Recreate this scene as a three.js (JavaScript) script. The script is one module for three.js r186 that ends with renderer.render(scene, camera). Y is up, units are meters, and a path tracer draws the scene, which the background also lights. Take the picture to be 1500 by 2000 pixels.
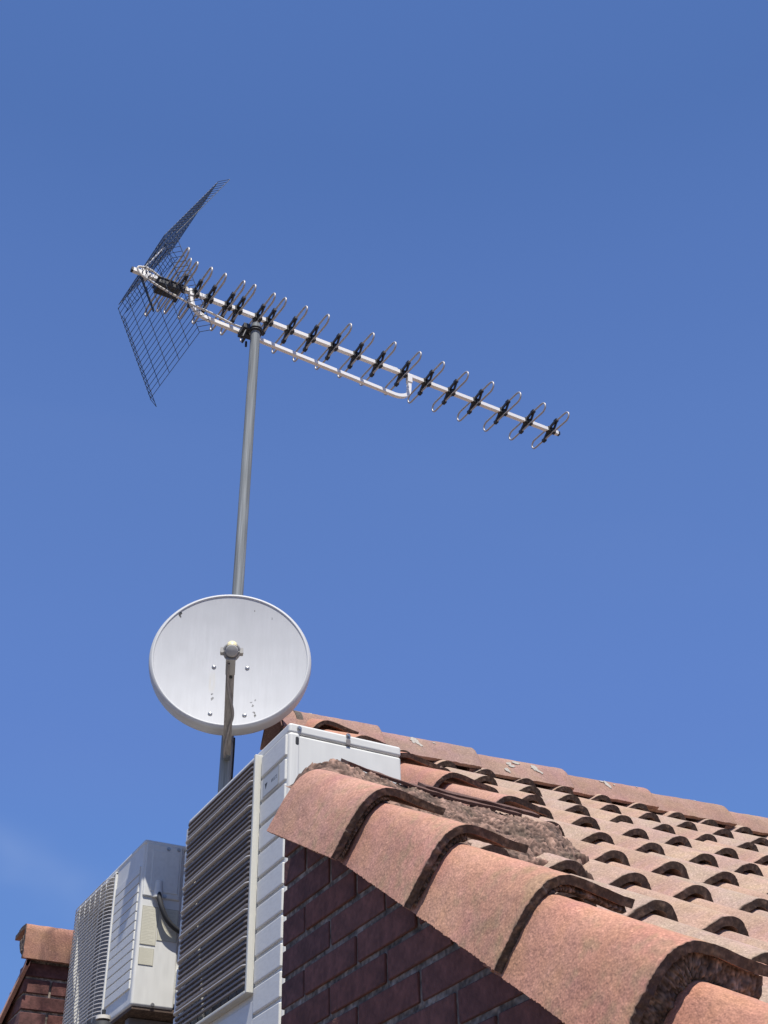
import * as THREE from 'three';
import { mergeGeometries } from 'three/addons/utils/BufferGeometryUtils.js';
import { RoundedBoxGeometry } from 'three/addons/geometries/RoundedBoxGeometry.js';
import { ImprovedNoise } from 'three/addons/math/ImprovedNoise.js';

// ------------------------------------------------------------------ camera, sky, sun, exposure
const V3 = (x, y, z) => new THREE.Vector3(x, y, z);
const scene = new THREE.Scene();
const camera = new THREE.PerspectiveCamera(43.255, 0.75, 0.05, 600);
camera.position.set(0, 1.6, 0);
camera.quaternion.setFromRotationMatrix(new THREE.Matrix4().makeBasis(
  V3(0.8780, -0.0227, 0.4781), V3(-0.2684, 0.8036, 0.5311), V3(-0.3963, -0.5947, 0.6995)));
scene.add(camera);

const renderer = new THREE.WebGLRenderer({ antialias: true });
renderer.setSize(768, 1024);
renderer.toneMapping = THREE.LinearToneMapping;
renderer.toneMappingExposure = 1.4;
renderer.shadowMap.enabled = true;

const noise3 = new ImprovedNoise();
const fbm = (x, y, z, o = 4) => { let a = 0, g = 1, s = 0; for (let i = 0; i < o; i++) { a += g * noise3.noise(x, y, z); s += g; x *= 2.03; y *= 2.03; z *= 2.03; g *= 0.5; } return a / s; };
const clamp = (x, a = 0, b = 1) => Math.min(b, Math.max(a, x));
const lerp = (a, b, t) => a + (b - a) * t;
const smooth = (a, b, x) => { const t = clamp((x - a) / (b - a)); return t * t * (3 - 2 * t); };

{ // clear blue sky, paler towards the horizon, one faint streak of cirrus
  const W = 1024, H = 512, data = new Float32Array(W * H * 4);
  const keys = [[-90, .16, .19, .26], [0, .19, .30, .54], [8, .130, .245, .500], [15, .097, .202, .467], [21, .0880, .182, .447], [26, .0860, .166, .424], [37, .0775, .151, .381], [45, .068, .136, .353], [52, .0590, .1235, .325], [58, .0605, .126, .333], [90, .052, .108, .30]];
  const q0 = V3(.1322 / 1.1, 0, -.63).normalize();
  for (let j = 0; j < H; j++) {
    const el = ((j + .5) / H - .5) * Math.PI, deg = el * 180 / Math.PI;
    let k = 0; while (k < keys.length - 2 && keys[k + 1][0] < deg) k++;
    const t = smooth(0, 1, clamp((deg - keys[k][0]) / (keys[k + 1][0] - keys[k][0]))) * .35 + clamp((deg - keys[k][0]) / (keys[k + 1][0] - keys[k][0])) * .65;
    for (let i = 0; i < W; i++) {
      const az = ((i + .5) / W - .5) * 2 * Math.PI;
      const dx = Math.cos(el) * Math.cos(az), dy = Math.sin(el), dz = Math.cos(el) * Math.sin(az);
      let w = 0;
      if (deg > 6 && deg < 40) {
        const line = 21.6 + (az + 1.40) * 57.3 * -.30;
        w = Math.exp(-Math.pow((deg - line + fbm(az * 9, deg * .3, 1) * 1.6) / .8, 2)) * smooth(-1.75, -1.55, az) * smooth(-1.20, -1.36, az) * (.5 + fbm(az * 30, deg * 1.2, 4) * .6) * .12;
        w += Math.max(0, fbm(dx * 3, dy * 9, dz * 3 + 7)) * .015;
      }
      const o = (j * W + i) * 4;
      for (let c = 0; c < 3; c++) data[o + c] = lerp(lerp(keys[k][1 + c], keys[k + 1][1 + c], t), [.55, .6, .68][c], Math.max(0, w));
      data[o + 3] = 1;
    }
  }
  const sky = new THREE.DataTexture(data, W, H, THREE.RGBAFormat, THREE.FloatType);
  sky.mapping = THREE.EquirectangularReflectionMapping; sky.magFilter = sky.minFilter = THREE.LinearFilter; sky.needsUpdate = true;
  scene.background = sky; scene.environment = sky;
}
const sunDir = V3(-.136, 1, .476).normalize();
const sun = new THREE.DirectionalLight(new THREE.Color().setRGB(1, .955, .88), 4.2);
sun.position.copy(sunDir).multiplyScalar(20).add(V3(2.5, 3, -4)); sun.target.position.set(2.5, 3, -4);
sun.castShadow = true; sun.shadow.mapSize.set(2048, 2048);
Object.assign(sun.shadow.camera, { left: -6, right: 6, top: 6, bottom: -6, near: 1, far: 45 });
scene.add(sun, sun.target);

// ------------------------------------------------------------------ helpers
let seed = 12345;
const rnd = () => { seed = (seed * 1664525 + 1013904223) >>> 0; return seed / 4294967296; };
const rr = (a, b) => a + (b - a) * rnd();
const used = {};
const numbered = n => { used[n] = (used[n] || 0) + 1; return used[n] === 1 ? n : n + '_' + String(used[n] - 1).padStart(3, '0'); };
const sh = m => { m.castShadow = m.receiveShadow = true; return m; };
function thing(name, label, category, [x, y, z], group) {
  const o = new THREE.Group(); o.name = numbered(name); o.position.set(x, y, z);
  o.userData = { label, category }; if (group) o.userData.group = group;
  scene.add(o); return o;
}
// part given in world coordinates under a thing (offset by its base) or under a part (already offset)
function part(name, geo, m, parent, label) {
  const o = sh(new THREE.Mesh(geo, m)); o.name = name; if (label) o.userData.label = label;
  if (parent.isGroup) o.position.sub(parent.position);
  parent.add(o); return o;
}
const box = (x0, x1, y0, y1, z0, z1) => new THREE.BoxGeometry(x1 - x0, y1 - y0, z1 - z0).translate((x0 + x1) / 2, (y0 + y1) / 2, (z0 + z1) / 2);
const rbox = (x0, x1, y0, y1, z0, z1, r = .004, s = 2) => new RoundedBoxGeometry(x1 - x0, y1 - y0, z1 - z0, s, r).translate((x0 + x1) / 2, (y0 + y1) / 2, (z0 + z1) / 2);
const merge = a => mergeGeometries(a.map(g => { const h = g.index ? g.toNonIndexed() : g.clone(); for (const k of Object.keys(h.attributes)) if (!['position', 'normal', 'uv'].includes(k)) h.deleteAttribute(k); return h; }));
function rod(a, b, r, seg = 8, r2 = r) {
  const d = b.clone().sub(a), g = new THREE.CylinderGeometry(r2, r, d.length(), seg);
  return g.applyQuaternion(new THREE.Quaternion().setFromUnitVectors(V3(0, 1, 0), d.normalize())).translate((a.x + b.x) / 2, (a.y + b.y) / 2, (a.z + b.z) / 2);
}
function bar(a, b, w, h, up = V3(0, 1, 0)) { // rectangular bar from a to b; h along up, w sideways
  const d = b.clone().sub(a), L = d.length(); d.normalize();
  const s = new THREE.Vector3().crossVectors(up, d).normalize(), u = new THREE.Vector3().crossVectors(d, s);
  return new THREE.BoxGeometry(w, h, L).applyMatrix4(new THREE.Matrix4().makeBasis(s, u, d)).translate((a.x + b.x) / 2, (a.y + b.y) / 2, (a.z + b.z) / 2);
}
const tube = (pts, r, n = 40, seg = 8, closed = false) => new THREE.TubeGeometry(new THREE.CatmullRomCurve3(pts, closed, 'centripetal'), n, r, seg, closed);
// rectangular section swept along a path; up is the section's height direction
function sweepRect(pts, w, h, up, closedEnds = true) {
  const P = [], I = [], n = pts.length;
  for (let i = 0; i < n; i++) {
    const d = pts[Math.min(n - 1, i + 1)].clone().sub(pts[Math.max(0, i - 1)]).normalize();
    const s = new THREE.Vector3().crossVectors(up, d).normalize();
    for (const [a, b] of [[-1, -1], [1, -1], [1, 1], [-1, 1]]) P.push(pts[i].clone().addScaledVector(s, a * w / 2).addScaledVector(up, b * h / 2));
  }
  for (let i = 0; i < n - 1; i++) for (let k = 0; k < 4; k++) { const a = i * 4 + k, b = i * 4 + (k + 1) % 4; I.push(a, b, b + 4, a, b + 4, a + 4); }
  if (closedEnds) { const e = (n - 1) * 4; I.push(0, 2, 1, 0, 3, 2, e, e + 1, e + 2, e, e + 2, e + 3); }
  const g = new THREE.BufferGeometry();
  g.setAttribute('position', new THREE.Float32BufferAttribute(P.flatMap(p => [p.x, p.y, p.z]), 3));
  g.setAttribute('uv', new THREE.Float32BufferAttribute(new Float32Array(P.length * 2), 2));
  g.setIndex(I); const f = g.toNonIndexed(); f.computeVertexNormals(); return f;
}
const C = (r, g, b) => new THREE.Color().setRGB(r, g, b);

// ------------------------------------------------------------------ textures (tileable value noise)
function lattice(n, s) { const a = new Float32Array(n * n); let q = s >>> 0; for (let i = 0; i < a.length; i++) { q = (q * 1664525 + 1013904223) >>> 0; a[i] = q / 4294967296; } return a; }
function vnoise(n, s) {
  const a = lattice(n, s);
  return (u, v) => { const x = u * n, y = v * n, i = Math.floor(x), j = Math.floor(y), f = x - i, g = y - j, sf = f * f * (3 - 2 * f), sg = g * g * (3 - 2 * g), m = t => ((t % n) + n) % n;
    const A = a[m(j) * n + m(i)], B = a[m(j) * n + m(i + 1)], D = a[m(j + 1) * n + m(i)], E = a[m(j + 1) * n + m(i + 1)];
    return lerp(lerp(A, B, sf), lerp(D, E, sf), sg); };
}
function tex(size, srgb, fn, rep = 1) {
  const d = new Uint8Array(size * size * 4);
  for (let j = 0; j < size; j++) for (let i = 0; i < size; i++) { const c = fn((i + .5) / size, (j + .5) / size), o = (j * size + i) * 4; for (let k = 0; k < 3; k++) d[o + k] = clamp(Array.isArray(c) ? c[k] : c) * 255; d[o + 3] = 255; }
  const t = new THREE.DataTexture(d, size, size); t.wrapS = t.wrapT = THREE.RepeatWrapping; t.magFilter = THREE.LinearFilter; t.minFilter = THREE.LinearMipmapLinearFilter; t.generateMipmaps = true;
  if (srgb) t.colorSpace = THREE.SRGBColorSpace; t.repeat.set(rep, rep); t.needsUpdate = true; return t;
}
const n6 = vnoise(6, 1), n14 = vnoise(14, 2), n40 = vnoise(40, 3), n120 = vnoise(120, 4), n230 = vnoise(230, 5), n420 = vnoise(420, 6);
// one metre of clay: grainy, with pale grit
const clayMap = tex(1024, true, (u, v) => {
  const big = n6(u, v) * .5 + n14(u, v) * .3 + n40(u, v) * .2, gr = n230(u, v), sp = n420(u + .3, v), grit = smooth(.78, .95, n230(v + .4, u)) * .6 + smooth(.86, .97, sp) * .4;
  const m = .79 + (big - .5) * .10 + (gr - .5) * .10 + (sp - .5) * .15;
  return [m + grit * .14, m * (.985 + (n14(v, u) - .5) * .06) + grit * .15, m * (.97 + (n40(v, u) - .5) * .05) + grit * .15];
});
const clayBump = tex(1024, false, (u, v) => .4 * n230(u, v) + .5 * n420(u, v) + .1 * n120(u, v));
const brickMap = tex(512, true, (u, v) => { const m = .80 + (n40(u, v) - .5) * .16 + (n120(u, v) - .5) * .18 + (n14(u, v) - .5) * .16; return [m, m * .99, m * .99]; });
const mortarMap = tex(512, true, (u, v) => { const m = .74 + (n40(u, v) - .5) * .3 + (n120(u, v) - .5) * .35 + (n230(u, v) - .5) * .2; return [m * 1.02, m, m * .97]; });
const paintMap = tex(512, true, (u, v) => { const st = n120(u, v * .06) * .5 + n40(u, v * .1) * .5, m = .93 + (n14(u, v) - .5) * .04 + (st - .5) * .018; return [m, m * .997, m * .985]; });
const galvMap = tex(256, true, (u, v) => { const m = .82 + (n40(u, v) - .5) * .2 + (n14(u, v) - .5) * .16; return [m, m * 1.005, m * 1.0]; });

// ------------------------------------------------------------------ materials
const M = {};
M.clay = new THREE.MeshStandardMaterial({ map: clayMap, vertexColors: true, roughness: .95, bumpMap: clayBump, bumpScale: .0008 });
M.brick = [C(.240, .100, .080), C(.225, .094, .077), C(.250, .106, .083), C(.212, .094, .080), C(.232, .092, .070)].map(c => new THREE.MeshStandardMaterial({ color: c, map: brickMap, roughness: .9, bumpMap: clayBump, bumpScale: .001 }));
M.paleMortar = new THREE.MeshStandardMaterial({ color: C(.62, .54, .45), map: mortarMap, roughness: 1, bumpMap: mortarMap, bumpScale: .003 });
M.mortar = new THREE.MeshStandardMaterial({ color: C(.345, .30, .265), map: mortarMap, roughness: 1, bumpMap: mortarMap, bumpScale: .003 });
M.bed = new THREE.MeshStandardMaterial({ map: mortarMap, vertexColors: true, roughness: 1, bumpMap: mortarMap, bumpScale: .006 });
M.deck = new THREE.MeshStandardMaterial({ color: C(.22, .16, .13), roughness: 1 });
M.white = new THREE.MeshPhysicalMaterial({ color: C(.80, .80, .77), map: paintMap, roughness: .5 });
M.cream = new THREE.MeshStandardMaterial({ color: C(.70, .69, .63), map: paintMap, roughness: .55 });
M.grilleDark = new THREE.MeshStandardMaterial({ color: C(.22, .195, .185), roughness: .6 });
M.grilleMid = new THREE.MeshStandardMaterial({ color: C(.62, .60, .585), roughness: .5 });
M.shroud = new THREE.MeshStandardMaterial({ color: C(.20, .20, .205), roughness: .7 });
M.black = new THREE.MeshStandardMaterial({ color: C(.018, .019, .023), roughness: .55 });
M.rubberAndHoleDark = new THREE.MeshStandardMaterial({ color: C(.02, .021, .025), roughness: .7 });  // rubber parts; also the black that gives slot and arm hole their darkness
M.wire = new THREE.MeshStandardMaterial({ color: C(.035, .045, .065), roughness: .5, metalness: .3 });
M.alu = new THREE.MeshStandardMaterial({ color: C(.80, .785, .77), roughness: .5, metalness: .12 });
M.loop = new THREE.MeshStandardMaterial({ color: C(.42, .395, .38), roughness: .45, metalness: .3 });
M.galv = new THREE.MeshStandardMaterial({ color: C(.31, .335, .355), map: galvMap, roughness: .5, metalness: .25 });
M.mast = new THREE.MeshStandardMaterial({ color: C(.33, .355, .37), map: galvMap, roughness: .75, metalness: 0 });
M.screw = new THREE.MeshStandardMaterial({ color: C(.45, .44, .42), roughness: .35, metalness: .8 });
M.dishRim = new THREE.MeshStandardMaterial({ color: C(.62, .63, .645), map: paintMap, roughness: .5 });
M.armGrey = new THREE.MeshStandardMaterial({ color: C(.40, .365, .345), map: galvMap, roughness: .75 });
M.lnb = new THREE.MeshStandardMaterial({ color: C(.33, .32, .30), roughness: .6 });
M.lnbCap = new THREE.MeshStandardMaterial({ color: C(.80, .71, .42), roughness: .45 });
M.cable = new THREE.MeshStandardMaterial({ color: C(.74, .70, .62), roughness: .6 });
M.paving = new THREE.MeshStandardMaterial({ color: C(.29, .25, .22), map: mortarMap, roughness: .95 });
{ const cv = document.createElement('canvas'); cv.width = 256; cv.height = 512; const x = cv.getContext('2d'); x.fillStyle = '#f2f0e6'; x.fillRect(0, 0, 256, 512); x.fillStyle = '#c9c6ba';
  for (let i = 0; i < 24; i++) { const w = 60 + (i * 53) % 130; x.fillRect(18, 22 + i * 20, w, 5); if (i % 3) x.fillRect(30 + w, 22 + i * 20, Math.max(0, 190 - w), 4); } x.strokeStyle = '#b9b6aa'; x.lineWidth = 6; x.strokeRect(5, 5, 246, 502);
  const t = new THREE.CanvasTexture(cv); t.colorSpace = THREE.SRGBColorSpace; M.label = new THREE.MeshStandardMaterial({ color: C(.66, .645, .57), map: t, roughness: .7 }); }

// ------------------------------------------------------------------ ground
{
  const g = sh(new THREE.Mesh(new THREE.PlaneGeometry(400, 400).rotateX(-Math.PI / 2), M.paving)); g.name = 'ground';
  const uv = g.geometry.attributes.uv; for (let i = 0; i < uv.count; i++) uv.setXY(i, uv.getX(i) * 400, uv.getY(i) * 400);
  g.userData = { kind: 'structure', label: 'reddish concrete ground around the house', category: 'ground' }; scene.add(g);
}

// ------------------------------------------------------------------ the house: roof frame
const SL = THREE.MathUtils.degToRad(33.8), cS = Math.cos(SL), sS = Math.sin(SL), K = .3656;
const AX = V3(1, 0, 0), NR = V3(0, cS, sS), DR = V3(0, -sS, cS);           // across, normal, downslope
const OR = V3(0, 1.6, 0).addScaledVector(NR, -K);
const RM = new THREE.Matrix4().makeBasis(AX, NR, DR).setPosition(OR);     // roof (x,h,v) -> world
const RQ = new THREE.Quaternion().setFromRotationMatrix(RM);
const RP = (x, h, v) => V3(x, h, v).applyMatrix4(RM);
const RIDGE_Z = -4.33;
const E_ = .3617, W_ = .2021, X0 = 2.8465, V0 = -4.4358, XF = 1.1789, VB = -2.5288, XWALL = 1.247, ZC = -2.738, XG = 2.03, XFU = 1.952;

const house = thing('brick_house', 'dark red brick house with a weathered terracotta tile roof', 'house', [XWALL, 0, -2.6]);
const deck = [];
const roofBox = (x0, x1, h0, h1, v0, v1) => box(x0, x1, h0, h1, v0, v1).applyMatrix4(RM);
deck.push(roofBox(1.262, 5.6, -.19, -.11, -2.85, -.62), roofBox(2.065, 5.6, -.188, -.112, -2.984, -2.851), roofBox(2.065, 5.6, -.19, -.11, -4.93, -2.984));
const roof = part('roof', merge(deck), M.deck, house, 'sloping terracotta tile roof with stepped verge');
{ // slope on the far side of the ridge
  const g = box(2.065, 5.6, -.19, -.11, -4.93, -2.2).applyMatrix4(RM).applyMatrix4(new THREE.Matrix4().makeScale(1, 1, -1)).translate(0, 0, 2 * RIDGE_Z);
  const idx = g.index.array; for (let i = 0; i < idx.length; i += 3) { const t = idx[i]; idx[i] = idx[i + 1]; idx[i + 1] = t; }
  g.computeVertexNormals(); part('roof_deck', g, M.deck, roof);
}

// generic curved clay tile: profile points [x,h], swept upslope (z from 0 at the butt to -len), inset per metre upslope
function clayTile({ prof, len, thick, inset, colour, lichen, sd, nz = 10, mirror = false, wob = .0012, moss = 0, drop = 0 }) {
  const n = prof.length, arc = [0], nor = [];
  for (let i = 1; i < n; i++) arc.push(arc[i - 1] + Math.hypot(prof[i][0] - prof[i - 1][0], prof[i][1] - prof[i - 1][1]));
  for (let i = 0; i < n; i++) { const a = prof[Math.max(0, i - 1)], b = prof[Math.min(n - 1, i + 1)], l = Math.hypot(b[0] - a[0], b[1] - a[1]); nor.push([-(b[1] - a[1]) / l, (b[0] - a[0]) / l]); }
  const zs = [0, .004, .009, .015, .024]; for (let k = 1; k <= nz; k++) zs.push(.024 + (len - .024) * k / nz);
  const P = [], UV = [], CO = [], I = [];
  const pt = (i, z, dep) => { const o = -inset * z - dep + wob * fbm(arc[i] * 25 + sd, z * 25, sd * 1.7); const fy = i === 0 ? fray(z) : 0; return [prof[i][0] + nor[i][0] * o, prof[i][1] + nor[i][1] * o + fy - drop * z]; };
  const edge = i => .006 * fbm(arc[i] * 120, sd * 3.1, 2, 3) + .004 * fbm(arc[i] * 16, sd, 5, 2);
  const fray = z => .005 * fbm(z * 160, sd * 2.3, 6, 3);
  const add = (x, h, z, u, v, c) => { P.push(mirror ? x : x, h, mirror ? z : -z); UV.push(u + sd * .37, v + sd * .61); CO.push(...c); return P.length / 3 - 1; };
  const mix = (c, d, t) => [0, 1, 2].map(k => lerp(c[k], d[k], t));
  const quad = (a, b, c, d) => mirror ? I.push(a, c, b, a, d, c) : I.push(a, b, c, a, c, d);
  const topcol = (i, z) => {
    const t = clamp(1 + fbm(arc[i] * 6 + sd, z * 6, sd, 3) * .20, .8, 1.2);
    const g = fbm(arc[i] * 9 + sd * 2, z * 9, 9 + sd, 3), base = mix(colour, [colour[0] * .97, colour[1] * .985, colour[2] * .97], clamp(g * 2.2));
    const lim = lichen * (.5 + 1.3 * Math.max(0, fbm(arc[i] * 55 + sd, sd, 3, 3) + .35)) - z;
    const ls = clamp((fbm(arc[i] * 26 + sd * 5, z * 26, sd + 31, 4) * 1.5 + moss * (1 - z / .16) - .12) * 2.2) * .42, b2 = mix([base[0] * t, base[1] * t, base[2] * t], [.46, .36, .20], moss ? ls : 0);
    const spk = clamp((fbm(arc[i] * 210 + sd, z * 210, sd + 12, 2) - .42) * 6) * .3;
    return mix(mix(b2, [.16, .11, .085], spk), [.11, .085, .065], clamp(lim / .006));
  };
  const grid = (f, rows, cols, flip) => { const id = []; for (let r = 0; r < rows; r++) for (let c = 0; c < cols; c++) id.push(f(r, c)); for (let r = 0; r < rows - 1; r++) for (let c = 0; c < cols - 1; c++) { const a = id[r * cols + c], b = id[r * cols + c + 1], d = id[(r + 1) * cols + c], e = id[(r + 1) * cols + c + 1]; flip ? quad(a, d, e, b) : quad(a, b, e, d); } };
  grid((r, c) => { const z = zs[r] - (r === 0 ? edge(c) : r < 4 ? edge(c) * (1 - r / 4) : 0), p = pt(c, zs[r], 0); return add(p[0], p[1], z, arc[c], zs[r], topcol(c, zs[r])); }, zs.length, n, false);
  const bz = [0, len]; // underside
  grid((r, c) => { const p = pt(c, bz[r], thick); return add(p[0], p[1], bz[r] - (r ? 0 : edge(c)), arc[c], bz[r], colour); }, 2, n, true);
  // butt face, crusted with dark lichen and grit
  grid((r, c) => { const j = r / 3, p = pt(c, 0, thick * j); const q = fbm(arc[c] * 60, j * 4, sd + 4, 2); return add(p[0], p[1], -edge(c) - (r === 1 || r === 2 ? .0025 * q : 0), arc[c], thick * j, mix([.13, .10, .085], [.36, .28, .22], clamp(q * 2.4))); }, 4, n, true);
  for (const c of [0, n - 1]) grid((r, k) => { const p = pt(c, zs[r], k ? thick : 0); return add(p[0], p[1], zs[r] - (r === 0 ? edge(c) : 0), k * thick, zs[r], mix(colour, [.12, .08, .06], clamp(fbm(zs[r] * 30, k, sd, 3) * 1.5))); }, zs.length, 2, c !== 0);
  const g = new THREE.BufferGeometry();
  g.setAttribute('position', new THREE.Float32BufferAttribute(P, 3)); g.setAttribute('uv', new THREE.Float32BufferAttribute(UV, 2)); g.setAttribute('color', new THREE.Float32BufferAttribute(CO, 3));
  g.setIndex(I); g.computeVertexNormals(); return g;
}
function smoothProfile(pts, n) { const c = new THREE.CatmullRomCurve3(pts.map(p => V3(p[0], p[1], 0)), false, 'centripetal'); return c.getSpacedPoints(n - 1).map(p => [p.x, p.y]); }

// field tiles: a pan and a roll in one piece
const fieldProf = smoothProfile([[-.148, -.060], [-.122, -.058], [-.100, -.053], [-.078, -.041], [-.053, -.0215], [-.027, -.005], [0, 0], [.024, -.006], [.043, -.024], [.057, -.042], [.067, -.055]], 37);
const fieldCols = [[.660, .460, .365], [.645, .465, .380], [.670, .455, .350], [.640, .462, .372], [.668, .448, .342], [.650, .470, .380], [.675, .460, .360], [.635, .450, .360], [.655, .440, .335]];
const fieldGeo = fieldCols.map((c, i) => clayTile({ prof: fieldProf, len: .43, thick: .021, inset: .088, colour: c, lichen: .006, sd: i * 3.3 + 1 }));
const shortGeo = fieldCols.map((c, i) => clayTile({ prof: fieldProf, len: .17, thick: .021, inset: .088, colour: c, lichen: .006, sd: i * 4.1 + 2 }));
const rows = [-4.7881]; for (let i = 0; i < 11; i++) rows.push(V0 + E_ * i);
rows.forEach((v, r) => {
  for (let j = -7; j <= 12; j++) {
    const x = X0 + W_ * j;
    if (v < -2.75 && j < (v > -3.2 ? -4 : -3)) continue;
    const m = sh(new THREE.Mesh((r ? fieldGeo : shortGeo)[Math.floor(rnd() * 9)], M.clay)); m.name = 'roof_tile';
    m.position.copy(RP(x + rr(-.005, .005), rr(-.003, .003), v + rr(-.012, .012)));
    m.quaternion.copy(RQ).multiply(new THREE.Quaternion().setFromEuler(new THREE.Euler(rr(-.008, .008), rr(-.014, .014), rr(-.02, .02))));
    roof.add(m);
  }
});

// crumbs of mortar wedged under some rolls
const lumpGeo = k => { const g = new THREE.IcosahedronGeometry(1, 3), p = g.attributes.position, col = []; for (let i = 0; i < p.count; i++) { const v = V3(p.getX(i), p.getY(i), p.getZ(i)); const f = 1 + .55 * fbm(v.x * 1.7 + k * 9, v.y * 1.7, v.z * 1.7, 4); p.setXYZ(i, v.x * f, v.y * f, v.z * f); const t = .8 + .6 * fbm(v.x * 4 + k, v.y * 4, v.z * 4, 3); col.push(.34 * t, .27 * t, .23 * t); } g.setAttribute('color', new THREE.Float32BufferAttribute(col, 3)); g.computeVertexNormals(); return g; };
const lumps = [0, 1, 2, 3].map(lumpGeo);
rows.forEach((v, r) => { for (let j = -6; j <= 12; j++) { if (v < -2.75 && j < (v > -3.2 ? -4 : -3)) continue; if (rnd() > .38) continue; const m = sh(new THREE.Mesh(lumps[Math.floor(rnd() * 4)], M.bed)); m.name = 'mortar_crumb'; m.position.copy(RP(X0 + W_ * j + rr(.02, .05), -.045 + rr(-.008, .006), v + rr(-.012, .004))); m.scale.set(rr(.012, .022), rr(.005, .009), rr(.008, .018)); m.quaternion.copy(RQ); m.rotateZ(-.7); roof.add(m); } });

// verge tiles: flange down the gable, rounded shoulder, wing lying over the field
const vergeProf = smoothProfile([[0, -.079], [.0075, -.05], [.016, -.018], [.026, .015], [.039, .046], [.057, .071], [.080, .0865], [.104, .0905], [.14, .087], [.175, .0805], [.205, .0755], [.238, .072]], 90);
const vergeCols = [[0.73, 0.398, 0.305], [0.747, 0.395, 0.287], [0.764, 0.401, 0.284], [0.752, 0.382, 0.268], [0.775, 0.382, 0.262], [0.752, 0.392, 0.278]];
const vdx = [0, 0, -.010, -.030, -.014, -.01];                      // the verge tiles are not quite in line
for (let i = 0; i < 6; i++) {
  const m = part('verge_tile', clayTile({ prof: vergeProf, len: i ? .43 : .39, thick: .016, drop: i ? 0 : .085, inset: i === 0 ? .0 : i === 4 ? .105 : .10, colour: vergeCols[i], lichen: .005, sd: 20 + i * 2.7, nz: 90, wob: .002, moss: .34 }), M.clay, roof);
  m.position.copy(RP(XF + vdx[i], i === 4 ? -.016 : i === 5 ? -.03 : 0, VB + E_ * i)); m.quaternion.copy(RQ); m.rotateZ(rr(-.012, .012)); m.rotateY(rr(-.006, .006));
}
for (let i = 0; i < 5; i++) { // verge of the set-back upper part
  const m = part('verge_tile', clayTile({ prof: vergeProf, len: i ? .43 : .24, thick: .016, inset: .10, colour: vergeCols[(i + 2) % 6], lichen: .006, sd: 50 + i * 2.7, nz: 14 }), M.clay, roof);
  m.position.copy(RP(XFU, -.036, -4.735 + E_ * i)); m.quaternion.copy(RQ);
}
{ // verge on the far slope of the upper gable
  const q = new THREE.Matrix4().makeBasis(AX, V3(0, cS, -sS), V3(0, sS, cS));
  for (let i = 0; i < 5; i++) {
    const m = part('verge_tile', clayTile({ prof: vergeProf, len: i ? .43 : .24, thick: .016, inset: .10, colour: vergeCols[(i + 1) % 6], lichen: .006, sd: 80 + i * 2.7, nz: 10, mirror: true }), M.clay, roof);
    const p = RP(XFU, -.036, -4.735 + E_ * i); m.position.set(p.x, p.y, 2 * RIDGE_Z - p.z); m.quaternion.setFromRotationMatrix(q);
  }
}
// ridge tiles, each lapping over the next
{
  const xs = [1.955, 2.355, 2.82, 3.295, 3.762, 4.218, 4.68, 5.15, 5.62];
  const prof = smoothProfile([[-.135, -.125], [-.118, -.085], [-.092, -.035], [-.062, -.004], [-.03, .010], [0, .013], [.03, .010], [.062, -.004], [.092, -.035], [.118, -.085], [.135, -.125]], 31);
  for (let i = 0; i < xs.length - 1; i++) {
    const len = xs[i + 1] - xs[i] + .05, cl = [[.525, .325, .27], [.51, .33, .28], [.53, .335, .275], [.54, .325, .26], [.53, .325, .255], [.525, .33, .255]][i % 6];
    const g = clayTile({ prof, len, thick: .016, inset: .045, colour: cl, lichen: .003, sd: 120 + i * 1.9, nz: 24, wob: .003 });
    // lime stains and bird droppings: splashes with their own outline
    const p = g.attributes.position, c = g.attributes.color;
    const m = part('ridge_tile', g, M.clay, roof);
    m.position.set(xs[i + 1], 4.098 + rr(-.004, .004), RIDGE_Z); m.quaternion.setFromRotationMatrix(new THREE.Matrix4().makeBasis(V3(0, 0, -1), V3(0, 1, 0), V3(1, 0, 0)));
  }
}
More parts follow.
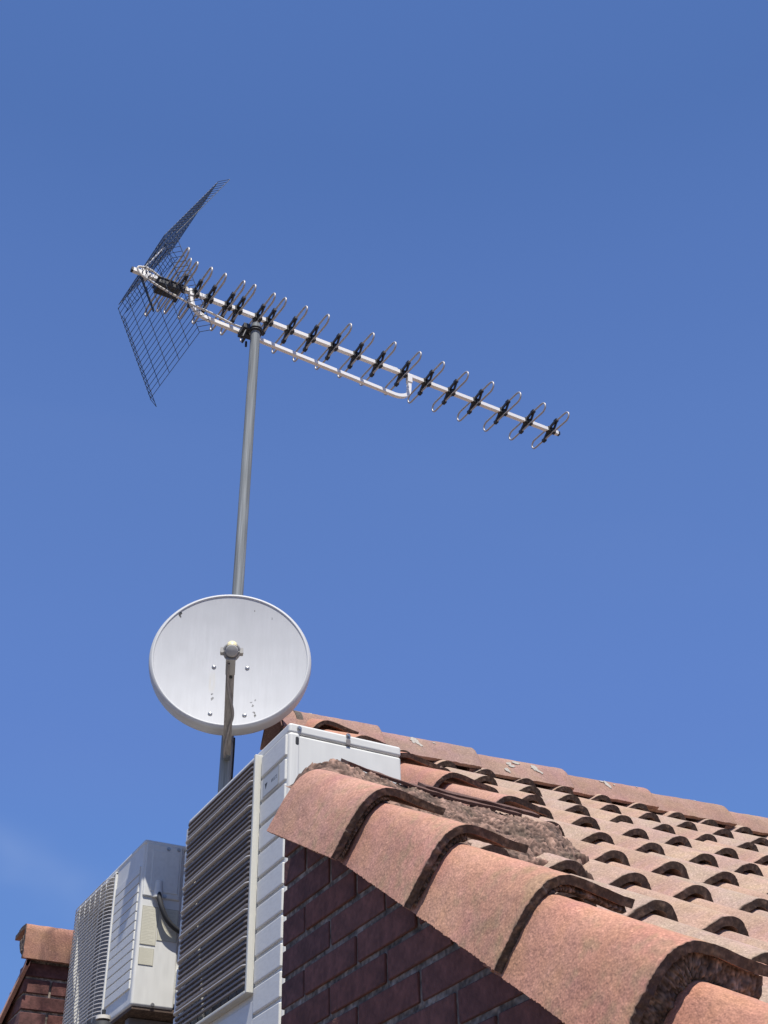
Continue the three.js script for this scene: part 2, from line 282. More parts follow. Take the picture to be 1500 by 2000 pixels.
// splashes of lime on the ridge tiles, thin crusts with ragged outlines
M.lime = new THREE.MeshStandardMaterial({ color: C(.78, .75, .70), map: mortarMap, roughness: 1 });
function splat(k) { const s = new THREE.Shape(), n = 22; for (let i = 0; i <= n; i++) { const a = i / n * Math.PI * 2, r = 1 + .9 * fbm(Math.cos(a) * 1.6 + k * 5, Math.sin(a) * 1.6, k, 3); i ? s.lineTo(Math.cos(a) * r, Math.sin(a) * r) : s.moveTo(Math.cos(a) * r, Math.sin(a) * r); } return new THREE.ExtrudeGeometry(s, { depth: .2, bevelEnabled: false, curveSegments: 1 }); }
const splats = [1, 2, 3, 4, 5].map(splat);
[[2.05, 4.085, .010, .016], [2.13, 4.078, .012, .010], [2.52, 4.06, .018, .02], [2.535, 4.045, .010, .02], [2.99, 4.048, .012, .012], [3.0, 4.035, .018, .007], [3.03, 4.062, .008, .02], [3.12, 4.052, .016, .018], [3.135, 4.035, .009, .02], [2.965, 4.004, .018, .009], [3.52, 4.055, .011, .026], [3.50, 4.075, .007, .012], [3.56, 4.062, .005, .005], [4.57, 4.05, .012, .01], [4.61, 4.06, .010, .012], [2.62, 4.07, .006, .008], [3.7, 4.08, .006, .004], [4.05, 4.09, .01, .004]].forEach(([x, y, a, b], i) => {
  const e = [2.355, 2.82, 3.295, 3.762, 4.218, 4.68, 5.15].find(v => v > x), o = -.045 * (e - x) + .001, h = y - 4.098;
  const pr = [[.013, 0], [.010, .03], [-.004, .062], [-.035, .092], [-.085, .118], [-.125, .135]]; let k = 0; while (k < 4 && pr[k + 1][0] > h) k++;
  const f = clamp((pr[k][0] - h) / (pr[k][0] - pr[k + 1][0])), dz = lerp(pr[k][1], pr[k + 1][1], f), nl = Math.hypot(pr[k][0] - pr[k + 1][0], pr[k + 1][1] - pr[k][1]), ny = (pr[k + 1][1] - pr[k][1]) / nl, nz = (pr[k][0] - pr[k + 1][0]) / nl;
  const m = part('lime_splash', splats[i % 5], M.lime, roof); m.position.set(x, y + ny * o, RIDGE_Z + dz + nz * o); m.rotation.set(-Math.atan2(ny, nz), 0, 0); m.rotateZ(i * 1.3); m.scale.set(a, b, .008);
});

// rough bedding mortar as a displaced sheet over (x, v): top(x,v) gives the height, thickness downwards
function bedSheet(x0, x1, v0, v1, top, nx, nv, base, amp, col, sd, ew = .07) {
  const P = [], CO = [], UV = [], I = [];
  for (let j = 0; j <= nv; j++) for (let i = 0; i <= nx; i++) {
    const u = i / nx, w = j / nv, x = lerp(x0, x1, u), v = lerp(v0, v1, w), ed = Math.min(u, 1 - u, w, 1 - w);
    const rough = fbm(x * 22, v * 22, sd, 5), fine = fbm(x * 105, v * 105, sd + 3, 3);
    const h = lerp(x < 1.3 ? Math.max(base, -.01) : base, top(x, v) + amp * (rough * 1.7 + fine * .85), smooth(0, ew, ed + rough * .03));
    const p = RP(x + .008 * fbm(x * 30, v * 30, sd + 7), h, v + .010 * fbm(x * 30, v * 30, sd + 11)); P.push(p.x, p.y, p.z); UV.push(x, v);
    const t = clamp(.95 + rough * .9 + fine * 1.4, .35, 1.9), g = clamp(fbm(x * 12, v * 12, sd + 20, 3) * 2.4); CO.push(lerp(col[0], .21, g) * t, lerp(col[1], .155, g) * t, lerp(col[2], .12, g) * t);
  }
  for (let j = 0; j < nv; j++) for (let i = 0; i < nx; i++) { const a = j * (nx + 1) + i, b = a + 1, c = a + nx + 1; I.push(a, c, b, b, c, c + 1); }
  const g = new THREE.BufferGeometry(); g.setAttribute('position', new THREE.Float32BufferAttribute(P, 3)); g.setAttribute('uv', new THREE.Float32BufferAttribute(UV, 2)); g.setAttribute('color', new THREE.Float32BufferAttribute(CO, 3)); g.setIndex(I); g.computeVertexNormals(); return g;
}
const pl = (pts, x) => { for (let i = 1; i < pts.length; i++) if (x <= pts[i][0]) return lerp(pts[i - 1][1], pts[i][1], clamp((x - pts[i - 1][0]) / (pts[i][0] - pts[i - 1][0]))); return pts[pts.length - 1][1]; };
const capLine = [[1.20, -.03], [1.228, .02], [1.25, .048], [1.29, .067], [1.345, .078], [1.45, .060], [1.67, .040], [1.9, .034], [2.06, .028]];
part('bedding_mortar', bedSheet(1.228, 2.06, -3.0, -2.78, (x, v) => { const t = smooth(-3.0, -2.80, v); return lerp(pl(capLine, x), pl([[1.2, -.09], [1.25, .0], [1.33, .02], [1.45, .02], [1.6, .0], [2.06, -.012]], x), t); }, 230, 64, -.075, .010, [.33, .215, .175], 1), M.bed, roof, 'rough brown mortar along the cut top edge of the roof');
part('bedding_mortar', bedSheet(1.38, 1.95, -2.95, -2.63, (x, v) => { const t = smooth(-2.9, -2.62, v), d = .020 - .045 * t; return d + .016 * smooth(1.72, 1.86, x) * (1 - t); }, 190, 110, -.075, .013, [.34, .222, .18], 5), M.bed, roof, 'rough brown mortar patch beside the verge');
part('bedding_mortar', bedSheet(1.78, 2.02, -3.16, -2.72, (x, v) => .026 + .012 * fbm(x * 9, v * 9, 3) - .02 * smooth(1.88, 2.02, x) - .012 * smooth(.0, .012, .012 - Math.abs(fbm(x * 8 + 2, v * 8, 5, 2) * .12)), 90, 120, -.055, .010, [.34, .225, .185], 9, .3), M.bed, roof, 'cracked mortar lump at the inner corner');
// thin broken tiles bedded along the cut edge
for (const [x0, x1, h, v, th, tilt] of [[1.37, 1.90, .066, -3.003, .008, 0], [1.62, 1.98, .072, -3.04, .009, -.02]]) {
  const g = new THREE.BoxGeometry(x1 - x0, th, .05, 40, 1, 4), p = g.attributes.position, col = [];
  for (let i = 0; i < p.count; i++) { const x = p.getX(i) + (x0 + x1) / 2; p.setY(i, p.getY(i) + pl(capLine, x) - pl(capLine, 1.67) + .004 * fbm(x * 20, p.getZ(i) * 20, 3)); p.setZ(i, p.getZ(i) + .006 * fbm(x * 30, p.getY(i) * 30, 8)); const t = .8 + .5 * fbm(x * 30, p.getZ(i) * 40, 2); col.push(.30 * t, .165 * t, .13 * t); }
  g.setAttribute('color', new THREE.Float32BufferAttribute(col, 3)); g.computeVertexNormals(); g.translate((x0 + x1) / 2, h - .021, v).applyMatrix4(RM);
  part('edge_tile', g, M.clay, roof);
}
// mortar between a verge tile's butt and the tile below
function buttMortar(i, s0, s1, dIn, sd, ex = 0) {
  const n = 150, m = 16, P = [], CO = [], UV = [], I = [], prof = vergeProf, N = prof.length;
  for (let c = 0; c <= n; c++) {
    const s = lerp(s0, s1, c / n) * (N - 1), k = Math.min(N - 2, Math.floor(s)), f = s - k, x = lerp(prof[k][0], prof[k + 1][0], f), h = lerp(prof[k][1], prof[k + 1][1], f), dx = prof[k + 1][0] - prof[k][0], dh = prof[k + 1][1] - prof[k][1], l = Math.hypot(dx, dh);
    for (let r = 0; r <= m; r++) {
      const q = r / m, d = lerp(.018, dIn, q), sm = c / n * (s1 - s0) * .45, ro = fbm(sm * 38, d * 38, sd * 7.3, 4), fi = fbm(sm * 170, d * 170, sd + 3, 3);
      const bulge = -.012 + .010 * Math.sin(q * Math.PI) + .008 * ro + .005 * fi + ex;
      const p = RP(XF + vdx[i] + x + dh / l * d, h - dx / l * d, VB + E_ * i + bulge - (r === m ? .03 : 0)); P.push(p.x, p.y, p.z); UV.push(sm, d);
      const t = clamp(.8 + ro * .7 + fi * 1.6, .3, 2.2); CO.push(.32 * t, .25 * t, .21 * t);
    }
  }
  for (let c = 0; c < n; c++) for (let r = 0; r < m; r++) { const a = c * (m + 1) + r, b = a + m + 1; I.push(a, b, a + 1, b, b + 1, a + 1); }
  const g = new THREE.BufferGeometry(); g.setAttribute('position', new THREE.Float32BufferAttribute(P, 3)); g.setAttribute('uv', new THREE.Float32BufferAttribute(UV, 2)); g.setAttribute('color', new THREE.Float32BufferAttribute(CO, 3)); g.setIndex(I); g.computeVertexNormals();
  part('butt_mortar', g, M.bed, roof);
}
buttMortar(0, .02, .62, .034, 1, -.004); buttMortar(1, .03, .60, .036, 2, -.004); buttMortar(2, .02, .98, .033, 3); buttMortar(3, .02, .99, .072, 4); buttMortar(4, .02, .99, .06, 5);
// long bed under the verge wings
part('bedding_mortar', roofBox(1.262, 1.36, -.115, -.06, -2.93, -.75), M.deck, roof);
part('bedding_mortar', roofBox(2.045, 2.11, -.115, -.03, -4.9, -3.05), M.deck, roof);
{ // mortar closing the ridge end
  const g = new THREE.CylinderGeometry(.10, .10, .03, 16).rotateZ(Math.PI / 2).translate(1.985, 4.0, RIDGE_Z); part('ridge_end_mortar', g, M.mortar, roof);
}
// two small chipped pits with dark crumbs on the verge
for (const [x, h, v, s] of [[1.262, .0575, -2.08, .006], [1.254, .0735, -1.907, .006]]) { const m = part('chip', lumps[1], M.deck, roof); m.position.copy(RP(x, h, v)); m.scale.set(s, s * .35, s * .5); }

// ------------------------------------------------------------------ the house: walls
const JT = .0125, CH = .0712;           // joint, course height
const brickGeos = new Map();
function brickMesh(x0, x1, y0, y1, z0, z1, parent) {
  const k = [x1 - x0, y1 - y0, z1 - z0].map(v => v.toFixed(3)).join('_') + '_' + Math.floor(rnd() * 2);
  if (!brickGeos.has(k)) {
    const g = new RoundedBoxGeometry(x1 - x0, y1 - y0, z1 - z0, 2, .0035), p = g.attributes.position, n = g.attributes.normal, uv = g.attributes.uv, s = brickGeos.size;
    for (let i = 0; i < p.count; i++) { const x = p.getX(i), y = p.getY(i), z = p.getZ(i); const w = .0016 * fbm(x * 40 + s, y * 40, z * 40, 2); uv.setXY(i, (Math.abs(n.getX(i)) > .5 ? z : x) + s * .37, (Math.abs(n.getY(i)) > .5 ? z : y) + s * .21); p.setXYZ(i, x + w, y + w, z + w); }
    brickGeos.set(k, g);
  }
  const m = sh(new THREE.Mesh(brickGeos.get(k), M.brick[Math.floor(rnd() * 5)])); m.name = 'brick';
  m.position.set((x0 + x1) / 2 + rr(-.0015, .0015), (y0 + y1) / 2, (z0 + z1) / 2); parent.add(m); return m;
}
const roofY = (z, h) => { const v = (z - OR.z - h * sS) / cS; return RP(0, h, v).y; };
// prism wall from a polygon in (z, y), from x0 to x1
function wallPrism(poly, x0, x1) { const s = new THREE.Shape(poly.map(p => new THREE.Vector2(-p[0], p[1]))); const g = new THREE.ExtrudeGeometry(s, { depth: x1 - x0, bevelEnabled: false }); return g.applyMatrix4(new THREE.Matrix4().makeBasis(V3(0, 0, -1), V3(0, 1, 0), V3(1, 0, 0)).setPosition(x0, 0, 0)); }
const joint0 = 2.7815;                   // height of a bed joint at the corner
{ // near wing: gable wall towards the terrace
  const zc = ZC, poly = [[zc + .012, 0], [-.75, 0], [-.75, roofY(-.75, -.03)], [zc + .012, roofY(zc + .012, -.03)]];
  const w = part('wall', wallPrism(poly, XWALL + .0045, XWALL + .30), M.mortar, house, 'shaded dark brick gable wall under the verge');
  for (let r = -24; r < 4; r++) {
    const y0 = joint0 + r * CH + JT / 2, y1 = y0 + CH - JT; let z = zc, first = true;
    while (z < -.8) {
      const L = first ? (((r % 2) + 2) % 2 ? .115 : .24) : .24, z1 = Math.min(z + L, -.75);
      if (roofY(z1, .0) > y1) brickMesh(XWALL, XWALL + (first && L > .2 ? .115 : first ? .24 : .10), y0, y1, z, z1, w);
      else if (roofY(z + .12, 0) > y1 && z1 - z > .2) brickMesh(XWALL, XWALL + .10, y0, y1, z, z + .12, w);
      z = z1 + JT * .8; first = false;
    }
  }
}
{ // return of the near wing, behind the corner
  part('wall', wallPrism([[ZC + .012, 0], [ZC + .2, 0], [ZC + .2, 2.62], [ZC + .012, 2.70]], XWALL + .301, 2.2), M.mortar, house);
}
{ // set-back upper gable
  const zf = 2 * RIDGE_Z - ZC, yl = roofY(ZC, -.13), poly = [[ZC - .02, 0], [ZC - .02, yl - .1], [RIDGE_Z, roofY(RIDGE_Z, -.13)], [zf - .02, yl - .05], [zf - .02, 0]];
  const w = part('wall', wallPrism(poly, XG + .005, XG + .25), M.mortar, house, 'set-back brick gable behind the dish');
  for (let r = 2; r < 18; r++) {
    const y0 = joint0 + r * CH + JT / 2, y1 = y0 + CH - JT; let z = -5.7 + (r % 2) * .125;
    while (z < -2.75) { const z1 = z + .24; const lim = Math.min(roofY(z1, -.115), roofY(2 * RIDGE_Z - z, -.115)); if (lim > y1) brickMesh(XG, XG + .1, y0, y1, z, z1, w); z = z1 + JT * .8; }
  }
}
{ // far wing: corner with a lit brick return
  const xp = 1.42, zp = -5.84, sl = Math.tan(SL), top = z => 3.46 + (z - zp) * sl;
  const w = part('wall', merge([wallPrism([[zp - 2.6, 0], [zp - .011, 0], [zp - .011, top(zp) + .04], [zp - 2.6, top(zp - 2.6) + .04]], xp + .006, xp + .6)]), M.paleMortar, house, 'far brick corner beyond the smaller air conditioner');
  const off = 3.308;
  for (let r = -14; r < 3; r++) {
    const y0 = off + r * CH + JT / 2, y1 = y0 + CH - JT, odd = ((r % 2) + 2) % 2;
    let z = zp, first = true;
    while (z > zp - 1.9) { const L = first ? (odd ? .115 : .24) : .24, z0 = z - L; if (top((z0 + z) / 2) + .03 > y1) brickMesh(xp, xp + (first ? (odd ? .24 : .115) : .1), y0, y1, z0, z, w); z = z0 - JT * .8; first = false; }
    let x = xp + (odd ? .24 : .115) + JT * .8; if (y1 < top(zp)) while (x < xp + .55) { brickMesh(x, x + .24, y0, y1, zp - .1, zp, w); x += .24 + JT * .8; }
  }
  // its tile cap: a flange down the lit side and verge tiles down the gable
  const capProf = smoothProfile([[.045, -.148], [.046, -.10], [.046, -.05], [.043, -.015], [.03, .006], [0, .012], [-.06, .01], [-.14, 0]], 28).reverse();
  const cg = clayTile({ prof: capProf, len: .42, thick: .02, inset: .0, colour: [.62, .33, .23], lichen: .004, sd: 200, nz: 20, wob: .003 });
  const c1 = part('verge_tile', cg, M.clay, roof); c1.quaternion.setFromRotationMatrix(new THREE.Matrix4().makeBasis(V3(0, 0, 1), V3(0, 1, 0), V3(-1, 0, 0))); c1.position.set(xp - .035, top(zp) + .135, zp);
  { const m = part('bedding_mortar', lumpGeo(7), M.bed, roof); m.position.set(xp + .02, top(zp) + .065, zp - .03); m.scale.set(.055, .06, .06); }
  const q = new THREE.Matrix4().makeBasis(AX, V3(0, cS, -sS), V3(0, sS, cS));
  for (let i = 0; i < 5; i++) {
    const m = part('verge_tile', clayTile({ prof: vergeProf, len: .43, thick: .016, inset: .06, colour: vergeCols[i], lichen: .005, sd: 220 + i, nz: 10, mirror: true }), M.clay, roof);
    const d = .44 + E_ * i; m.position.set(xp - .045, top(zp) + .028 - d * sS, zp + .02 - d * cS); m.quaternion.setFromRotationMatrix(q);
  }
}

// ------------------------------------------------------------------ air conditioners
function bentSlat(x, zA, zB, y, bend, xBack, w, h) { // from zA (left) to zB (right); ends bend back into the case
  const pts = [], n = 6;
  for (let i = 0; i <= n; i++) { const a = i / n * Math.PI / 2; pts.push(V3(lerp(xBack, x, Math.sin(a)), y, zA + bend * (1 - Math.cos(a)))); }
  for (let i = 0; i <= n; i++) { const a = (1 - i / n) * Math.PI / 2; pts.push(V3(lerp(xBack, x, Math.sin(a)), y, zB - bend * (1 - Math.cos(a)))); }
  return sweepRect(pts, w, h, V3(0, 1, 0));
}
const screwGeo = merge([new THREE.CylinderGeometry(.0045, .005, .004, 12).rotateX(Math.PI / 2), new THREE.CylinderGeometry(.0075, .008, .0015, 12).rotateX(Math.PI / 2).translate(0, 0, -.002)]);
{
  const xf = 1.4458, xb = 1.825, z1 = -3.158, z0 = -3.962, y1 = 3.392, y0 = 2.44;
  const ac = thing('air_conditioner', 'large white outdoor air conditioner with a tall dark louvred grille', 'air conditioner', [(xf + xb) / 2, y0, (z0 + z1) / 2]);
  const body = part('case', merge([box(xf + .11, xb - .003, y0 + .001, y1 - .037, z0 + .004, -3.371), rbox(xf, xb, y0, y1 - .036, -3.372, z1, .008, 3), rbox(xf, xf + .112, y0, y1 - .036, z0, -3.904, .008, 3), box(xf + .002, xf + .111, y0 + .002, 2.668, -3.906, -3.370), box(xf + .002, xf + .111, 3.3505, 3.355, -3.906, -3.370)]), M.white, ac);
  part('lid', rbox(xf - .001, xb + .001, y1 - .034, y1, z0 - .001, z1 + .0012, .009, 4), M.white, ac);
  part('corner_post', rbox(xf - .0015, xf + .036, y0 + .002, y1 - .030, z1 - .05, z1 + .0035, .011, 4), M.white, body);
  // horizontal boards of the front beside the grille
  const ys = [3.3602, 3.2809, 3.2034, 3.1290, 3.0495, 2.9680, 2.8930, 2.8179, 2.7424, 2.6688, 2.5887, 2.512];
  for (let i = 0; i < ys.length - 1; i++) part('front_board', rbox(xf - .008, xf + .008, ys[i + 1] + .0055, ys[i] - .0055, -3.341, -3.166, .004, 3), M.white, body);
  for (let i = 0; i < ys.length - 1; i++) part('front_board', rbox(xf - .008, xf + .008, ys[i + 1] + .0055, ys[i] - .0055, -3.958, -3.918, .004, 3), M.white, body);
  part('front_board', rbox(xf - .006, xf + .006, 2.46, 2.632, -3.915, -3.343, .0025), M.white, body);
  // grille
  const gr = part('grille', box(xf + .10, xf + .108, 2.669, 3.35, -3.903, -3.373), M.shroud, ac);
  part('fan', merge([new THREE.CylinderGeometry(.05, .05, .03, 24).rotateZ(Math.PI / 2), ...[0, 1, 2].map(k => new THREE.BoxGeometry(.006, .20, .10).rotateY(.5).translate(0, .13, 0).rotateX(k * Math.PI * 2 / 3 + .4))]).translate(xf + .075, 3.01, -3.64), M.shroud, gr);
  part('grille_frame', rbox(xf - .025, xf + .002, 2.652, 3.3655, -3.3605, -3.3475, .003), M.cream, gr);
  part('grille_frame', rbox(xf - .025, xf + .002, 2.652, 2.662, -3.914, -3.3615, .003), M.cream, gr);
  part('grille_frame', rbox(xf - .012, xf + .002, 3.3635, 3.3705, -3.914, -3.3615, .002), M.white, gr);
  const pitch = .01577; let k = 0;
  for (let y = 3.048 + pitch * 19; y > 2.672; y -= pitch, k++) {
    const big = (k + 1) % 5 === 0;
    part('slat', bentSlat(xf - (big ? .024 : .020), -3.912, -3.3612, y, .02, xf - .004, big ? .014 : .010, big ? .0030 : .0056), big ? M.grilleMid : M.grilleDark, gr);
  }
  for (let i = 0; i < 9; i++) part('grille_rod', box(xf - .0075, xf - .0045, 2.6625, 3.363, -3.87 + i * .058, -3.867 + i * .058), M.grilleDark, gr);
  // name plate
  const cv = document.createElement('canvas'); cv.width = 512; cv.height = 256; const x = cv.getContext('2d');
  x.fillStyle = '#b9bcbc'; x.fillRect(0, 0, 512, 256); x.fillStyle = '#1b1c20'; x.beginPath(); x.moveTo(62, 92); x.lineTo(150, 92); x.lineTo(92, 176); x.closePath(); x.fill();
  x.font = 'italic bold 62px sans-serif'; x.fillText('MULTI', 262, 150); x.strokeStyle = '#8d9092'; x.lineWidth = 5; x.strokeRect(3, 3, 506, 250);
  const t = new THREE.CanvasTexture(cv); t.colorSpace = THREE.SRGBColorSpace;
  const pg = new THREE.PlaneGeometry(.112, .060).rotateY(-Math.PI / 2).translate(xf - .0095, 3.242, -3.262);
  part('name_plate', pg, new THREE.MeshStandardMaterial({ map: t, roughness: .6 }), body, 'grey name plate with a black triangle and the word MULTI');
  // screws and a slot coloured black on the lit side
  for (const [sx, sy] of [[1.641, 3.388], [1.477, 3.376]]) part('screw', screwGeo, M.screw, body).position.set(sx, sy, z1 + .0055);
  part('slot', new THREE.CapsuleGeometry(.006, .016, 4, 10).scale(1, 1, .25).translate(1.470, 3.334, z1 + .003), M.rubberAndHoleDark, body);  // no opening cut: black capsule carries the slot shade in its colour
  part('clip', rbox(1.634, 1.648, 3.356, 3.376, z1 + .0005, z1 + .005, .002), M.grilleDark, body);
  part('foot', rbox(xf + .04, xb - .03, y0 - .04, y0 - .002, z0 + .1, z0 + .15), M.galv, ac); part('foot', rbox(xf + .04, xb - .03, y0 - .04, y0 - .002, z1 - .15, z1 - .1), M.galv, ac);
}
{
  const xf = 1.4586, xm = 1.617, xb = 1.735, z1 = -4.45, z0 = -5.242, y1 = 3.504, y0 = 2.906;
  const ac = thing('air_conditioner', 'smaller white outdoor air conditioner with pale curved grille bars and black cable', 'air conditioner', [(xf + xb) / 2, y0, (z0 + z1) / 2]);
  const body = part('case', merge([box(xf + .09, xm - .002, y0 + .001, y1 - .001, z0 + .006, -4.757), rbox(xf, xm, y0, y1, -4.758, z1, .010, 4), rbox(xf, xf + .092, y0, y1, z0, z0 + .016, .006, 3), box(xf + .001, xf + .091, y0 + .001, 2.932, z0 + .012, -4.757), box(xf + .001, xf + .091, 3.476, y1 - .001, z0 + .012, -4.757), rbox(xm - .02, xb, y0 + .02, y1 - .01, z0 + .01, z1 - .012, .006)]), M.white, ac);
  part('lid', rbox(xf - .0025, xb + .004, y1 - .016, y1 + .004, z0 - .003, z1 + .0035, .009, 4), M.white, ac);
  const gr = part('grille', box(xf + .08, xf + .088, 2.933, 3.475, z0 + .0165, -4.7585), M.shroud, ac);
  const fr = [[2.922, 2.934, z0 + .012, -4.752], [3.474, 3.484, z0 + .012, -4.752]];
  for (const f of fr) part('grille_frame', rbox(xf - .010, xf + .003, f[0], f[1], f[2], f[3], .002), M.white, gr);
  for (const [a, b] of [[z0 + .006, z0 + .016], [-4.762, -4.752]]) part('grille_frame', rbox(xf - .008, xf + .003, 2.923, 3.483, a, b, .002), M.white, gr);
  for (let i = 0; i < 37; i++) { const y = 3.466 - i * .01435; part('slat', bentSlat(xf - .030, z0 + .018, -4.7625, y, .075, xf - .002, .0034, .0024), M.grilleMid, gr); }
  for (let i = 0; i < 6; i++) part('grille_rod', box(xf - .0225, xf - .0195, 2.936, 3.474, -5.15 + i * .066, -5.1475 + i * .066), M.white, gr);
  for (let i = 0; i < 13; i++) { const y = 3.412 - i * .0345; part('front_board', rbox(xf - .005, xf + .006, y - .0305, y, -4.742, -4.475, .002), M.white, body); }
  // side: raised cover with conduit boss, labels, cable
  const cov = part('side_cover', rbox(xf + .006, xf + .148, 3.292, 3.494, z1 - .004, z1 + .007, .007, 3), M.white, ac);
  part('cover_panel', rbox(xf + .030, xf + .138, 3.312, 3.470, z1 + .003, z1 + .0095, .003), M.white, cov);
  part('conduit_boss', new THREE.CylinderGeometry(.015, .02, .062, 16, 1, false).translate(1.522, 3.322, z1 + .004), M.white, cov);
  part('label', box(1.470, 1.529, 3.119, 3.258, z1 + .001, z1 + .0022), M.label, body, 'faded yellowish label');
  part('label', box(1.471, 1.526, 3.048, 3.107, z1 + .001, z1 + .0022), M.label, body, 'small faded yellowish label');
  part('label', box(1.532, 1.608, 3.14, 3.258, z1 + .001, z1 + .0022), M.label, body, 'faded yellowish label');
  for (const [sx, sy, sz] of [[1.5375, 2.915, z1 + .002], [1.5493, 3.481, z1 + .010], [1.590, 3.484, z1 + .009], [1.548, 3.300, z1 + .009]]) part('screw', screwGeo, M.screw, body).position.set(sx, sy, sz);
  part('power_cable', tube([V3(1.522, 3.31, z1 + .012), V3(1.523, 3.285, z1 + .022), V3(1.532, 3.25, z1 + .03), V3(1.556, 3.208, z1 + .03), V3(1.596, 3.18, z1 + .026), V3(1.66, 3.165, z1 + .02), V3(1.76, 3.17, z1 + .01), V3(2.03, 3.19, z1 + .01)], .0095, 50, 10), M.rubberAndHoleDark, ac);
  part('valve_cover', rbox(xm + .002, xm + .07, 2.96, 3.05, z1 - .014, z1 + .012, .008, 3), M.white, ac);
  part('base_pan', rbox(xf + .006, xm + .09, y0 - .012, y0 + .003, z0 + .02, z1 - .006, .003), new THREE.MeshStandardMaterial({ color: C(.20, .14, .11), map: mortarMap, roughness: .9 }), ac, 'rusty base pan');
  for (const z of [z0 + .12, z1 - .12]) part('foot', rbox(xf + .03, 2.03, y0 - .055, y0 - .013, z - .02, z + .02, .003), M.grilleDark, ac);
}
{ // AC 1 wall arms
  for (const z of [-3.84, -3.29]) { const t = thing('wall_bracket', z < -3.5 ? 'steel bracket under the dish side of the large air conditioner' : 'steel bracket under the near side of the large air conditioner', 'bracket', [2.03, 2.36, z], 'steel brackets under the large air conditioner'); part('arm', rbox(1.47, 2.031, 2.36, 2.398, z - .02, z + .02, .003), M.galv, t); part('wall_plate', rbox(2.018, 2.0305, 2.1, 2.359, z - .02, z + .02, .003), M.galv, t); }
}
{ // black capped pipe below the smaller air conditioner
  const t = thing('vent_pipe', 'black capped pipe with a white ring below the smaller air conditioner', 'pipe', [1.40, 0, -4.56]);
  part('pipe', new THREE.CylinderGeometry(.036, .036, 2.82, 20).translate(1.40, 1.41, -4.56), M.rubberAndHoleDark, t);
  part('cap', new THREE.LatheGeometry([[.0, .075], [.02, .073], [.033, .062], [.040, .04], [.043, 0], [.036, -.02]].map(p => new THREE.Vector2(p[0], p[1])), 24).translate(1.40, 2.80, -4.56), M.rubberAndHoleDark, t);
  part('ring', new THREE.CylinderGeometry(.026, .026, .012, 24).translate(1.40, 2.883, -4.56), M.cable, t); part('stud', new THREE.CylinderGeometry(.007, .007, .022, 12).translate(1.40, 2.90, -4.56), M.rubberAndHoleDark, t);
}

// ------------------------------------------------------------------ mast
const mb = V3(1.668, 3.656, -4.2157), mt = V3(1.692, 6.060, -4.192), mdir = mt.clone().sub(mb).normalize();
const mastAt = y => mb.clone().addScaledVector(mdir, (y - mb.y) / mdir.y);
{
  const foot = mastAt(1.9), t = thing('antenna_mast', 'tall galvanised steel mast carrying the aerial and the dish', 'mast', [foot.x, foot.y, foot.z]);
  part('pole', rod(foot, mt, .0235, 28), M.mast, t);
  const rim = new THREE.TorusGeometry(.0225, .0018, 8, 28).rotateX(Math.PI / 2).translate(mt.x, mt.y, mt.z); part('pole_rim', rim, M.galv, t);
  for (const y of [2.1, 3.2]) { const p = mastAt(y); part('wall_bracket', rbox(p.x + .012, 2.031, y - .02, y + .02, p.z - .02, p.z + .02, .003), M.galv, t); }
}

